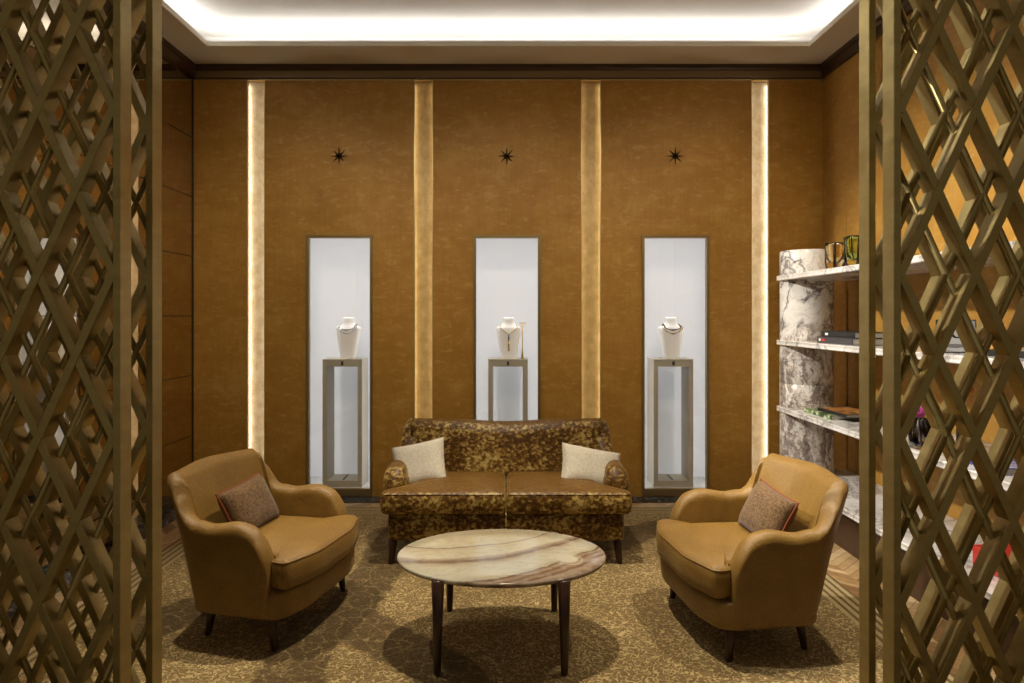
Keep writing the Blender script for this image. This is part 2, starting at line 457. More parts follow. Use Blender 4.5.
M['black_cover'] = plain('black_book_cover', (.012, .012, .013), .35)
M['grey_cover'] = plain('grey_book_cover', (.045, .045, .048), .4)
M['paper'] = plain('page_block', (.50, .48, .43), .8)
M['white_print'] = plain('white_print', (.7, .7, .68), .6)
M['red_print'] = plain('red_print', (.45, .04, .03), .5)
n = N('green_cover', .35); a = n.noise(n.coord(), 22, 3)
n.color(n.ramp(a, [(.4, (.02, .035, .012)), (.52, (.10, .20, .03)), (.62, (.5, .5, .42))], 'LINEAR')); M['green_cover'] = n.m
n = N('orange_cover', .35); a = n.noise(n.coord(), 17, 3)
n.color(n.ramp(a, [(.38, (.05, .03, .02)), (.5, (.42, .17, .04)), (.7, (.50, .27, .09))])); M['orange_cover'] = n.m
n = N('blue_cover', .3); a = n.noise(n.coord(), 45, 3, .6, .5)
n.color(n.ramp(a, [(.42, (.02, .035, .20)), (.5, (.06, .09, .40)), (.56, (.55, .55, .58)), (.7, (.6, .58, .52))])); M['blue_cover'] = n.m
n = N('grey_photo_cover', .3); a = n.noise(n.coord(), 26, 4, .6, .5)
n.color(n.ramp(a, [(.42, (.02, .02, .02)), (.52, (.25, .25, .25)), (.62, (.6, .6, .6))])); M['grey_photo'] = n.m
M['red_box'] = plain('red_lacquer', (.42, .03, .02), .35)
M['pink'] = None
n = N('magenta_petals', .6, 0, .3, .3); a = n.noise(n.coord(), 60, 3)
n.color(n.ramp(a, [(.35, (.32, .015, .16)), (.65, (.62, .07, .38))])); M['pink'] = n.m
n = N('orange_petals', .6, 0, .3, .3); a = n.noise(n.coord(), 60, 3)
n.color(n.ramp(a, [(.35, (.55, .16, .01)), (.65, (.75, .34, .04))])); M['orange_flower'] = n.m
M['leaf_green'] = plain('leaf_green', (.04, .07, .02), .5)
M['photo_grey'] = plain('photo_grey', (.34, .34, .35), .4)
M['photo_dark'] = plain('photo_dark', (.02, .02, .02), .4)
M['photo_skin'] = plain('photo_light_grey', (.52, .52, .52), .4)
M['photo_coat'] = plain('photo_mid_grey', (.20, .20, .21), .4)

# ------------------------------------------------------------------ the room
H = 1.5
YB = 5.66                     # face of the back wall
XL, XR = -2.603, 2.619        # mirror wall, right wall
ZC = 3.572                    # soffit
ZW = 3.464                    # top of the panels, under the cornice
ZU = 3.765                    # raised ceiling in the cove
FRONT = 0.6

struct('floor', B((XL-.1, XR+.1, -1.6, YB+.7, -.08, 0)), M['floor'])
struct('trim_8', B((XL, XL+.007, YB-.009, YB, 0.004, ZW)), M['mirror_back'])
tr = struct('trim_1', B((XL, XR, YB-.18, YB+.02, 0, .004), (XL, XL+.165, FRONT, YB-.18, 0, .004)), M['black_marble'])

SLOTS = [(-2.155, -2.006), (-.771, -.613), (.613, .779), (2.023, 2.172)]
VIT = [(-1.650, -1.127), (-.265, .265), (1.131, 1.662)]
VZ0, VZ1 = 0.033, 2.155
bm = bmesh.new()
PT = 0.03
def panel(x0, x1, hole=None):
    if hole is None: box(bm, x0, x1, YB, YB+PT, .0, ZW+.05)
    else:
        h0, h1 = hole
        box(bm, x0, h0, YB, YB+PT, 0, ZW+.05); box(bm, h1, x1, YB, YB+PT, 0, ZW+.05)
        box(bm, h0, h1, YB, YB+PT, VZ1, ZW+.05); box(bm, h0, h1, YB, YB+PT, 0, VZ0)
panel(XL, SLOTS[0][0]); panel(SLOTS[0][1], SLOTS[1][0], VIT[0]); panel(SLOTS[1][1], SLOTS[2][0], VIT[1])
panel(SLOTS[2][1], SLOTS[3][0], VIT[2]); panel(SLOTS[3][1], XR)
for a, b in SLOTS: box(bm, a, b, YB, YB+PT, ZW-.012, ZW+.05)
struct('wall_back', bm, M['suede'])
struct('wall_back', B((XL-.1, XR+.1, YB+.66, YB+.70, 0, 4.0)), M['mirror_back'])  # unseen slab behind the niches, added to block outside light

bm = bmesh.new()
zs = [0.02, .514, 1.011, 1.5, 1.993, 2.486, 2.975, ZW]
for a, b in zip(zs, zs[1:]): box(bm, XL-.02, XL, FRONT, YB-.002, a+.003, b-.003)
struct('wall_left', bm, M['mirror'])
struct('wall_left', B((XL-.08, XL-.012, FRONT, YB+.02, 0, 4.0)), M['mirror_back'])
struct('wall_right', B((XR, XR+.08, FRONT, YB+.7, 0, 4.0)), M['suede'])
# two flat pilaster strips of the same suede behind the shelving
struct('trim_2', B((XR-.012, XR, 5.25, 5.44, 0, 2.30), (XR-.008, XR, 2.2, 5.25, 1.70, 2.30)), M['suede'])

# soffit with the cove opening, and the raised ceiling above it
OX0, OX1, OY0, OY1 = -2.30, 2.323, 2.55, 5.24
struct('ceiling', B((XL-.08, OX0, FRONT, YB+.7, ZC, ZC+.03), (OX1, XR+.08, FRONT, YB+.7, ZC, ZC+.03),
                    (OX0, OX1, OY1, YB+.7, ZC, ZC+.03), (OX0, OX1, FRONT, OY0, ZC, ZC+.03)), M['ceiling'])
CW = .30
struct('ceiling', B((OX0-CW, OX1+CW, OY0-CW, OY1+CW, ZU, ZU+.05),
                    (OX0-CW, OX1+CW, OY1+CW, OY1+CW+.03, ZC+.03, ZU+.05), (OX0-CW, OX1+CW, OY0-CW-.03, OY0-CW, ZC+.03, ZU+.05),
                    (OX0-CW-.03, OX0-CW, OY0-CW, OY1+CW, ZC+.03, ZU+.05), (OX1+CW, OX1+CW+.03, OY0-CW, OY1+CW, ZC+.03, ZU+.05),
                    (OX0-.012, OX0, OY0, OY1, ZC+.03, ZC+.042), (OX1, OX1+.012, OY0, OY1, ZC+.03, ZC+.042),
                    (OX0-.012, OX1+.012, OY1, OY1+.012, ZC+.03, ZC+.042), (OX0-.012, OX1+.012, OY0-.012, OY0, ZC+.03, ZC+.042)), M['cove'])
M['cove_led'] = emit('cove_led', (1, .985, .955), 9.5)
CL = thing('cove_light', 'white light strip hidden behind the lip of the ceiling cove', 'light', (0, 3.9, ZC+.03))
for nm, bb in (('back', (OX0-.06, OX1+.06, OY1+.06, OY1+.10, 0, .02)), ('front', (OX0-.06, OX1+.06, OY0-.10, OY0-.06, 0, .02)),
               ('l', (OX0-.10, OX0-.06, OY0-.06, OY1+.06, 0, .02)), ('r', (OX1+.06, OX1+.10, OY0-.06, OY1+.06, 0, .02))):
    x0, x1, y0, y1, z0, z1 = bb
    obj('light_strip', B((x0, x1, y0-3.9, y1-3.9, z0, z1)), M['cove_led'], CL)

# cornice: dark moulding with a bronze lower face
def moulding(bm, pts, dirn):
    """dirn: 'back','left','right' ; pts = (out, z) profile"""
    loops = []
    if dirn == 'back': ends = [(XL, 0), (XR, 0)]; loops = [[(x, YB-o, z) for o, z in pts] for x, _ in ends]
    if dirn == 'left': loops = [[(XL+o, y, z) for o, z in pts] for y in (FRONT, YB)]
    if dirn == 'right': loops = [[(XR-o, y, z) for o, z in pts] for y in (FRONT, YB)]
    loft(bm, loops)
prof = [(0, ZC), (.045, ZC), (.045, ZC-.03), (.030, ZC-.045), (.030, ZC-.108), (0, ZC-.108)]
for i, d_ in enumerate(('back', 'left', 'right')):
    bm = bmesh.new(); moulding(bm, prof, d_); struct('trim_%d' % (3+i), bm, M['cornice'])
struct('trim_6', B((XL+.031, XR-.031, YB-.034, YB-.029, ZC-.106, ZC-.052)), M['cornice_lip'])
struct('trim_7', B((XL+.001, XR-.001, YB-.006, YB, ZW-.012, ZW-.001)), M['edge_brass'])

# ------------------------------------------------------------------ lit slots of the back wall
slot_lab = ['bright lit slot at the left end of the back wall, beside the mirror wall',
            'golden lit wall slot between the left display niche and the centre niche',
            'golden lit wall slot between the centre niche and the right display niche',
            'bright lit slot at the right end of the back wall, beside the marble column']
slot_str = [5.6, 4.6, 4.6, 5.6]
slot_col = [(1, .955, .87), (1, .90, .70), (1, .90, .70), (1, .955, .87)]
for i, (a, b) in enumerate(SLOTS):
    cx = (a+b)/2; t = thing('light_slot', slot_lab[i], 'wall light', (cx, YB+.03, 0), 0, 'lit slots in the back wall'); w = (b-a)/2
    D = .05
    obj('lining', B((-w-.04, w+.04, D, D+.01, 0, ZW), (-w-.05, -w-.04, 0.0, D, 0, ZW), (w+.04, w+.05, 0.0, D, 0, ZW)), M['pale_leaf' if i in (0, 3) else 'leaf'], t)
    led = emit('slot_led_%d' % i, slot_col[i], slot_str[i])
    for s in (-1, 1):
        x0, x1 = sorted((s*(w+.008), s*(w+.016)))
        obj('light_strip', B((x0, x1, .026, .040, .02, ZW-.03)), led, t)
        x0, x1 = sorted((s*w, s*(w-.006)))
        obj('edge_trim', B((x0, x1, -.033, .0, 0, ZW-.013)), M['edge_brass'], t)

# ------------------------------------------------------------------ display niches
vit_lab = ['tall white lit display niche on the left of the back wall, behind the left armchair',
           'tall white lit display niche in the middle of the back wall, behind the sofa',
           'tall white lit display niche on the right of the back wall, behind the right armchair']
ND = .42
nled = emit('niche_led', (.97, .985, 1), 6)
for i, (a, b) in enumerate(VIT):
    cx = (a+b)/2; w = (b-a)/2
    t = thing('display_niche', vit_lab[i], 'display case', (cx, YB, VZ0), 0, 'lit display niches in the back wall')
    h = VZ1-VZ0; f = .009
    g = .014
    obj('frame', B((-w-g, -w-g+.007, -.014, 0, -.02, h+g), (w+g-.007, w+g, -.014, 0, -.02, h+g), (-w-g+.007, w+g-.007, -.014, 0, h+g-.007, h+g),
                   (-w-g+.007, -w, -.007, 0, -.02, h+g-.007), (w, w+g-.007, -.007, 0, -.02, h+g-.007), (-w, w, -.007, 0, h, h+g-.007), (-w, w, -.007, 0, -.02, 0),
                   (-w, -w+f, -.007, .04, 0, h), (w-f, w, -.007, .04, 0, h), (-w+f, w-f, -.007, .04, h-f, h), (-w+f, w-f, -.007, .04, 0, .034)), M['bronze_frame'], t)
    obj('glass_pane', B((-w+f, w-f, .012, .018, .034, h-f)), M['pane'], t)
    W2 = w+.10
    obj('backlit_panel', B((-W2, W2, ND, ND+.02, 0, h+.1)), M['backlit'], t)
    obj('lining', B((-W2, W2, ND+.02, ND+.03, 0, h+.1), (-W2-.02, -W2, .03, ND+.02, 0, h+.1), (W2, W2+.02, .03, ND+.02, 0, h+.1),
                    (-W2, W2, .03, ND, h+.08, h+.1), (-W2, W2, .04, ND, 0, .034)), M['niche'], t)
    for s in (-1, 1):
        x0, x1 = sorted((s*(w+.03), s*(w+.06)))
        obj('light_strip', B((x0, x1, .045, .055, .05, h)), nled, t)
    obj('light_strip', B((-w, w, .05, .09, h+.05, h+.06)), nled, t)

# pedestals: square tubes standing open to the front
NF = VZ0+.034
def pedestal(cx, zt, label):
    t = thing('display_pedestal', label, 'pedestal', (cx, 5.715, NF), 0, 'open cream pedestals in the niches')
    w = .166; d = .25; h = zt-NF; p = .038
    obj('frame', B((-w, -w+p, 0, d, 0, h), (w-p, w, 0, d, 0, h), (-w+p, w-p, 0, d, h-.056, h), (-w+p, w-p, 0, d, 0, .055)), M['pedestal'], t, bevel=.002)
    obj('top_plate', B((-w-.002, w+.002, -.003, d+.003, h, h+.006)), M['pedestal'], t)
    obj('lock', B((-.010, .010, -.004, 0, h-.045, h-.012)), M['pedestal_dark'], t)
    obj('floor_slot', B((-.008, .008, .03, d-.03, .055, .0565)), M['pedestal_dark'], t, rot=(0, 0, 0))
    return t
PZ = 1.132
PX = [(342.5-507)/683*5.725, (508-507)/683*5.725, (673.2-507)/683*5.725]
pedestal(PX[0], PZ, 'cream open-frame pedestal in the left niche, under the bust with the silver collar')
pedestal(PX[1], PZ, 'cream open-frame pedestal in the middle niche, carrying a bust and an earring stand')
pedestal(PX[2], PZ, 'cream open-frame pedestal in the right niche, under the bust with the dark collar')
PTOP = PZ+.006

# necklace busts
BUST = [(0, .062, .036, 0), (.016, .064, .038, 0), (.06, .072, .039, 0), (.12, .083, .042, .002), (.20, .098, .047, .006), (.240, .106, .050, .010), (.258, .106, .050, .012),
        (.270, .094, .048, .014), (.282, .072, .045, .015), (.293, .056, .043, .016), (.305, .049, .042, .016), (.325, .046, .041, .016), (.342, .047, .042, .016), (.350, .043, .038, .016), (.352, .03, .028, .016)]
def bprof(z):
    for (a, b) in zip(BUST, BUST[1:]):
        if z <= b[0]:
            t = (z-a[0])/(b[0]-a[0]); return [a[k]+(b[k]-a[k])*t for k in (1, 2, 3)]
    return BUST[-1][1:]
def bpt(th, z, off=0):
    rx, ry, oy = bprof(z); e = 2/(4.2 if z < .27 else 2.6)
    c, s = cos(th), sin(th)
    return ((rx+off)*math.copysign(abs(c)**e, c), oy+(ry+off)*math.copysign(abs(s)**e, s), z)
def bust(x, y, rz, label):
    t = thing('necklace_bust', label, 'display bust', (x, y, PTOP), rz, 'white necklace busts')
    bm = bmesh.new(); loft(bm, [[bpt(2*pi*k/40, z) for k in range(40)] for z in sorted(set([q[0] for q in BUST]+[.08, .10, .15, .18, .22, .235, .254, .269]))])
    obj('torso', bm, M['bust'], t, smooth=True)
    obj('foot', B((-.060, .060, -.036, .034, 0, .010)), M['bust_foot'], t)
    return t
BY = 5.83
bx = [(348.3-507)/683*BY, (508.7-507)/683*BY, (671.3-507)/683*BY]
brz = [radians(-10), 0, radians(8)]
bust(bx[0], BY, brz[0], 'white necklace bust with a pale silver collar, in the left niche')
bust(bx[1], BY, 0, 'white necklace bust with a long pendant necklace, in the middle niche')
bust(bx[2], BY, brz[2], 'white necklace bust with a dark and gold collar, in the right niche')
def strand(zb, zs, zf, n, off, pp):
    """closed loop round the neck: zb at the nape, zs at the sides, zf at the lowest point in front"""
    pts = []
    for k in range(n):
        th = 2*pi*k/n; xn = abs(cos(th))**(2/4.2)
        z = zs+((zf-zs)*(1-xn**pp) if sin(th) < 0 else (zb-zs)*(1-xn))
        pts.append(bpt(th, z, off))
    return pts
def collar(i, label, mats):
    t = thing('necklace', label, 'necklace', (bx[i], BY, PTOP), brz[i])
    for (zb, zs, zf), m in zip(((.310, .289, .243), (.305, .285, .212)), mats):
        n_ = 72; rr = [(.0052, .003, .0018)[k % 3 if k % 3 < 2 else 1] if k % 6 else .0068 for k in range(n_)]
        bm = bmesh.new(); tube(bm, strand(zb, zs, zf, n_, .006, 1.9), rr, 7, closed=True); obj('bead_strand', bm, m, t, smooth=True)
collar(0, 'triple collar of pale silver and violet beads on the left bust', [M['silver'], M['pale_bead'], M['violet_bead']])
collar(2, 'triple collar of dark and gold beads on the right bust', [M['darkbead'], M['gold_bead'], M['darkbead2']])
t = thing('necklace', 'long fine necklace with violet pendant and gold tassel on the centre bust', 'necklace', (bx[1], BY, PTOP))
bm = bmesh.new(); pts = strand(.306, .288, .205, 80, .003, 1.0); tube(bm, pts, .0028, 6, closed=True); obj('chain', bm, M['gold'], t, smooth=True)
yb = bpt(-pi/2, .20, .006)[1]
bm = bmesh.new(); ball(bm, (0, yb, .175), .010, .75, .7, 2.0); ball(bm, (0, yb, .198), .005); obj('pendant', bm, M['violet'], t, smooth=True)
bm = bmesh.new()
for k in range(-2, 3): tube(bm, [(k*.0022, yb, .158), (k*.0032, yb+.005, .072-.004*abs(k))], .0022, 6)
obj('tassel', bm, M['gold'], t, smooth=True)
# earring stand
ex = (522.4-507)/683*5.80
t = thing('earring_stand', 'slim brass T-shaped earring stand beside the centre bust', 'jewellery stand', (ex, 5.79, PTOP))
bm = bmesh.new(); lathe(bm, [(.016, 0), (.014, .012), (.008, .05), (.0045, .09), (.004, .305), (.003, .306)], 16); obj('stem', bm, M['gold'], t, smooth=True)
bm = bmesh.new(); tube(bm, [(-.032, 0, .302), (.032, 0, .302)], .0035, 8); obj('crossbar', bm, M['gold'], t, smooth=True)
for s, lb in ((-1, 'small pearl earring on the left end of the brass earring stand'), (1, 'small pearl earring on the right end of the brass earring stand')):
    bm = bmesh.new(); ball(bm, (0, 0, -.008), .008); tube(bm, [(0, 0, 0), (0, 0, .012)], .0015, 6)
    tag(obj('earring', bm, M['bust'], None, True, loc=(ex+s*.029, 5.787, PTOP+.288)), lb, 'earring', 'earrings on the stand')

# stars
def star(x, label):
    bm = bmesh.new(); c = bm.verts.new((0, -.026, 0)); pts = []
    for k in range(16):
        a = pi/2+k*pi/8; r = (.082 if k % 4 == 0 else .078) if k % 2 == 0 else .019
        pts.append(bm.verts.new((r*cos(a), -.002, r*sin(a))))
    for k in range(16): bm.faces.new((c, pts[k], pts[(k+1) % 16]))
    bk = [bm.verts.new((p.co.x, 0, p.co.z)) for p in pts]
    for k in range(16): bm.faces.new((pts[k], bk[k], bk[(k+1) % 16], pts[(k+1) % 16]))
    bm.faces.new(bk)
    tag(obj('star_ornament', bm, M['star'], loc=(x, YB, 1.5+160*YB/683)), label, 'wall ornament', 'dark stars on the back wall')
star((339-507)*YB/683, 'small dark eight-pointed star on the wall above the left niche')
star((506.7-507)*YB/683, 'small dark eight-pointed star on the wall above the middle niche')
star((675.3-507)*YB/683, 'small dark eight-pointed star on the wall above the right niche')

# ------------------------------------------------------------------ carpet
bm = bmesh.new(); GX, GY = 200, 235
vine = [[(285, 690), (300, 655), (322, 623), (353, 626), (394, 645), (440, 672), (470, 700)], [(150, 630), (185, 613), (207, 608), (228, 600)], [(612, 545), (640, 533), (668, 528), (700, 520)], [(352, 610), (385, 560), (392, 530)]]
vw = []
for ln in vine:
    q = []
    for px, py in ln:
        Y = 1024.5/(py-316); q.append(Vector(((px-507)*Y/683, Y)))
    for a, b in zip(q, q[1:]):
        for k in range(6): vw.append(a+(b-a)*k/6)
lay = bm.verts.layers.float.new('vine')
gv = []
ZT = .012
for j in range(GY+1):
    row = []
    for i in range(GX+1):
        x = CX0+(CX1-CX0)*i/GX; y = CY0+(CY1-CY0)*j/GY
        vv_ = bm.verts.new((x, y, ZT)); p = Vector((x, y))
        d = min((p-q).length for q in vw) if (y < 5) else 9
        vv_[lay] = max(0.0, 1-d/.27); row.append(vv_)
    gv.append(row)
for j in range(GY):
    for i in range(GX): bm.faces.new((gv[j][i], gv[j][i+1], gv[j+1][i+1], gv[j+1][i]))
edge = [gv[0][i] for i in range(GX+1)]+[gv[j][GX] for j in range(1, GY+1)]+[gv[GY][i] for i in range(GX-1, -1, -1)]+[gv[j][0] for j in range(GY-1, 0, -1)]
low = [bm.verts.new((e.co.x, e.co.y, 0.001)) for e in edge]
for k in range(len(edge)): bm.faces.new((edge[k], edge[k-1], low[k-1], low[k]))
tag(obj('carpet', bm, M['carpet']), 'large beige and brown patterned carpet with a striped border under the seating', 'carpet')

# ------------------------------------------------------------------ upholstered seating
def u_path(hw, yf, yb, rc, n_side=26, n_arc=14, n_back=22, bow=0.0, flare=0.0):
    """U-shaped plan from the left arm front round the back to the right arm front: (x, y, nx, ny, dist from nearest arm front)"""
    L = []
    ys = yb-rc
    # denser near the arm front
    for k in range(n_side):
        t = (k/(n_side-1))**1.5
        y = yf+(ys-yf)*t
        L.append((-hw-flare*(1-t)**2, y, -1, 0, y-yf))
    s0 = ys-yf
    for k in range(1, n_arc):
        a = k/n_arc*pi/2
        L.append((-hw+rc-rc*cos(a), ys+rc*sin(a), -cos(a), sin(a), s0+rc*a))
    s1 = s0+rc*pi/2
    xb = hw-rc
    for k in range(n_back//2+1):
        x = -xb+xb*k/(n_back//2)
        L.append((x, yb+bow*(1-(x/xb)**2), 0, 1, s1+(x+xb)))
    R = [(-x, y, -nx, ny, s) for (x, y, nx, ny, s) in L[:-1]][::-1]
    return L+R

def shell_bm(path, zb, hfun, lean, sweep, thick, zin, end_r=.035, end_h=.13):
    loops = []
    for (x, y, nx, ny, s) in path:
        h = hfun(s); t = thick(s); lo = lean(s)
        if s < end_h: h -= end_h*(1-sqrt(max(0, 1-((end_h-s)/end_h)**2)))
        k = 1.0
        if s < end_r: k = .45+.55*sqrt(max(0, 1-((end_r-s)/end_r)**2))
        r = t/2*k; cmid = -t/2
        sec = []
        zt = h-r
        for i in range(9):                                   # outer face
            f = i/8; z = zb+(zt-zb)*f
            o = lo*(f**1.5)
            e = .012*max(0, 1-f*6)                            # tuck at the hem
            sec.append((o-e+(r-t/2), z))
        for i in range(1, 12):                               # rolled top
            a = pi*i/12
            sec.append((lo+cmid+r*cos(a), zt+r*sin(a)*1.0))
        for i in range(8):
            f = 1-i/7; z = zin+(zt-zin)*f
            o = lo*(f**1.5)
            sec.append((o+cmid-r-.0*(1-f), z))
        yo = sweep(s)
        loops.append([(x+nx*o, y+ny*o+yo*max(0, (z-zb)/(zt-zb))**1.25, z) for o, z in sec])
    bm = bmesh.new()
    # thickness is measured inwards from the path
    loft(bm, loops, True, True, closed=True)
    return bm

def leg_bm(x, y, h, r0, r1, splay=(0, 0)):
    bm = bmesh.new()
    loops = []
    for f in (0, .02, .5, 1):
        r = r0+(r1-r0)*f if f != 0 else r0*.9
        loops.append([(x+splay[0]*(1-f)+r*cos(2*pi*k/16), y+splay[1]*(1-f)+r*sin(2*pi*k/16), h*f) for k in range(16)])
    loft(bm, loops); return bm

def armchair(label, loc, rz):
    t = thing('armchair', label, 'armchair', loc, rz, 'gold armchairs facing each other')
    hw = .384; yf = -.195; yb = .225; rc = .095
    path = u_path(hw, yf, yb, rc, bow=.02, flare=.010)
    smax = max(p[4] for p in path)
    hf = lambda s: interp([(0, .545), (.08, .568), (.14, .568), (.24, .548), (.305, .558), (.365, .66), (.405, .732), (.45, .756), (smax, .763)], s)
    ln = lambda s: interp([(0, .02), (.22, .015), (.38, .0), (.46, .0), (smax, .02)], s)
    sw = lambda s: interp([(0, 0), (.08, 0), (.26, .05), (.36, .11), (.45, .150), (smax, .165)], s)
    th = lambda s: interp([(0, .105), (.27, .092), (.45, .08), (smax, .09)], s)
    obj('shell', shell_bm(path, .150, hf, ln, sw, th, .25, .04, .17), M['gold_fabric'], t, smooth=True)
    # base with rounded front
    out = resample(round_poly([(-hw+.004, yb-.005), (-hw-.002, -.250), (-.20, -.30), (.20, -.30), (hw+.002, -.250), (hw-.004, yb-.005)], [.10, .10, .3, .3, .10, .10], 8), .035)
    bm = bmesh.new(); slab(bm, out, [(.03, .145), (.008, .15), (0, .165), (0, .255), (.012, .268), (.03, .272)], 0, 3)
    obj('base', bm, M['gold_fabric'], t, smooth=True)
    # seat cushion: bowed front, full edge, crowned top
    pts = [(-.27, .20), (-.282, -.175), (-.362, -.190), (-.372, -.272), (-.17, -.337)]
    pts = pts + [(-x, y) for x, y in pts[::-1]]
    out = resample(round_poly(pts, [.07, .03, .03, .045, .3, .3, .045, .03, .03, .07], 8), .028)
    bm = bmesh.new(); slab(bm, out, [(.05, .274), (.018, .277), (.004, .292), (0, .325), (.0, .365), (.003, .388), (.012, .405), (.03, .416)], .028, 6, centre=(0, -.06))
    cu = obj('seat_cushion', bm, M['gold_fabric'], t, smooth=True)
    ns = normals2(out)
    for z, ins in ((.400, .006),):
        bm = bmesh.new(); tube(bm, [(p[0]-q.x*ins, p[1]-q.y*ins, z) for p, q in zip(out, ns)], .0028, 6, closed=True)
        obj('piping', bm, M['gold_fabric'], cu, smooth=True)
    for sx, sy in ((-.322, -.175), (.322, -.175), (-.26, .165), (.26, .165)):
        obj('leg', leg_bm(sx, sy, .165, .014, .026, (.012 if sx > 0 else -.012, -.02 if sy < 0 else .025)), M['leg'], t, smooth=True)
    return t
LCH = (-1.150, 3.41, ZT); LRZ = radians(77)
RCH = (1.108, 3.30, ZT); RRZ = radians(-83)
armchair('gold upholstered armchair on the left of the coffee table, turned to the right', LCH, LRZ)
armchair('gold upholstered armchair on the right of the coffee table, turned to the left', RCH, RRZ)

def chair_pillow(label, ch, rz, lx, ly, lz, rx, ry, rzz=0):
    w = Matrix.Translation(ch) @ Matrix.Rotation(rz, 4, 'Z') @ Matrix.Translation((lx, ly, lz)) @ Matrix.Rotation(rzz, 4, 'Z') @ Matrix.Rotation(rx, 4, 'X') @ Matrix.Rotation(ry, 4, 'Y')
    t = thing('throw_pillow', label, 'pillow', (0, 0, 0), 0, 'brown pillows on the armchairs')
    t.matrix_world = w; t.location = w.to_translation(); t.rotation_euler = w.to_euler()
    bm, ring = pillow_bm(.37, .255, .12)
    obj('cover', bm, M['tweed'], t, smooth=True)
    bm = bmesh.new(); tube(bm, ring, .005, 6, closed=True); obj('piping', bm, M['rust_piping'], t, smooth=True)
chair_pillow('brown tweed pillow with rust piping on the left armchair', LCH, LRZ, -.005, .150, .530, radians(-26), radians(-4))
chair_pillow('brown tweed pillow with rust piping on the right armchair', RCH, RRZ, .02, .145, .530, radians(-26), radians(4))

def sofa():
    t = thing('sofa', 'two-seat sofa in mottled gold and rust crushed velvet, under the middle niche', 'sofa', (-.006, 4.41, ZT))
    hw = .712; yf = -.225; yb = .30; rc = .06
    path = u_path(hw, yf, yb, rc, n_back=40)
    smax = max(p[4] for p in path)
    hf = lambda s: interp([(0, .535), (.10, .558), (.34, .560), (.39, .60), (.43, .72), (.465, .768), (.52, .778), (.80, .774), (smax, .757)], s)
    ln = lambda s: interp([(0, .05), (.30, .045), (.46, .0), (smax, .0)], s)
    sw = lambda s: interp([(0, 0), (.30, 0), (.48, .09), (smax, .11)], s)
    th = lambda s: interp([(0, .14), (.3, .13), (.5, .12), (smax, .17)], s)
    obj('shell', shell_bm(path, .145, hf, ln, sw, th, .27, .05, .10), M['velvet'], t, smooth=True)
    out = resample(round_poly([(-hw, yb-.01), (-hw, -.325), (hw, -.325), (hw, yb-.01)], [.1, .05, .05, .1], 6), .05)
    bm = bmesh.new(); slab(bm, out, [(.03, .14), (.006, .145), (0, .16), (0, .295), (.012, .305), (.03, .31)], 0, 3)
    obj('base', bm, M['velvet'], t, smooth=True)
    for s in (-1, 1):
        pts = [(.004, -.37), (.715, -.37), (.748, -.36), (.750, -.25), (.60, -.235), (.585, .22), (.004, .22)]
        pts = [(s*x, y) for x, y in pts]
        out = resample(round_poly(pts, [.025, .06, .05, .05, .02, .05, .03], 6), .035)
        bm = bmesh.new(); slab(bm, out, [(.04, .308), (.015, .312), (.003, .328), (0, .36), (.0, .395), (.004, .415), (.014, .432), (.032, .442)], .028, 7, centre=(s*.33, -.07))
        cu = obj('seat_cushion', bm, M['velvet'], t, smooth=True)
        ns = normals2(out)
        bm = bmesh.new(); tube(bm, [(p[0]-q.x*.009, p[1]-q.y*.009, .427) for p, q in zip(out, ns)], .0035, 6, closed=True)
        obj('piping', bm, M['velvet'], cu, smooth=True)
    for sx, sy in ((-.68, -.285), (.67, -.285), (-.66, .27), (.66, .27)):
        obj('leg', leg_bm(sx, sy, .155, .017, .029, (.012 if sx > 0 else -.012, -.02 if sy < 0 else .04)), M['leg'], t, smooth=True)
sofa()

def sofa_pillow(label, loc, rot, w, h):
    t = thing('throw_pillow', label, 'pillow', loc, 0, 'pale pillows on the sofa'); t.rotation_euler = rot
    bm, ring = pillow_bm(w, h, .13); obj('cover', bm, M['linen'], t, smooth=True)
    bm = bmesh.new(); tube(bm, ring, .003, 6, closed=True); obj('seam', bm, M['linen_seam'], t, smooth=True)
sofa_pillow('pale linen pillow at the left end of the sofa', (-.570, 4.42, .535), (radians(-30), radians(-13), radians(-8)), .36, .31)
sofa_pillow('pale linen pillow at the right end of the sofa', (.540, 4.40, .52), (radians(-34), radians(12), radians(8)), .40, .28)

# ------------------------------------------------------------------ coffee table
t = thing('coffee_table', 'oval coffee table with banded cream onyx top on four dark tapered legs', 'coffee table', (-.025, 3.14, ZT))
out = [(.478*cos(2*pi*k/96), .3627*sin(2*pi*k/96)) for k in range(96)]
bm = bmesh.new(); slab(bm, out, [(.018, .376), (.006, .379), (0, .388), (.001, .394), (.006, .398)], 0, 3)
for f in bm.faces: f.smooth = True
obj('table_top', bm, M['onyx'], t)
for sx in (-1, 1):
    for sy in (-1, 1):
        bm = leg_bm(sx*.262, sy*.306, .391, .015, .027, (sx*.002, sy*.0))
        obj('leg', bm, M['leg'], t, smooth=True)
obj('apron', B((-.25, .25, -.03, .03, .352, .376), (-.03, .03, -.27, .27, .352, .376)), M['leg'], t)

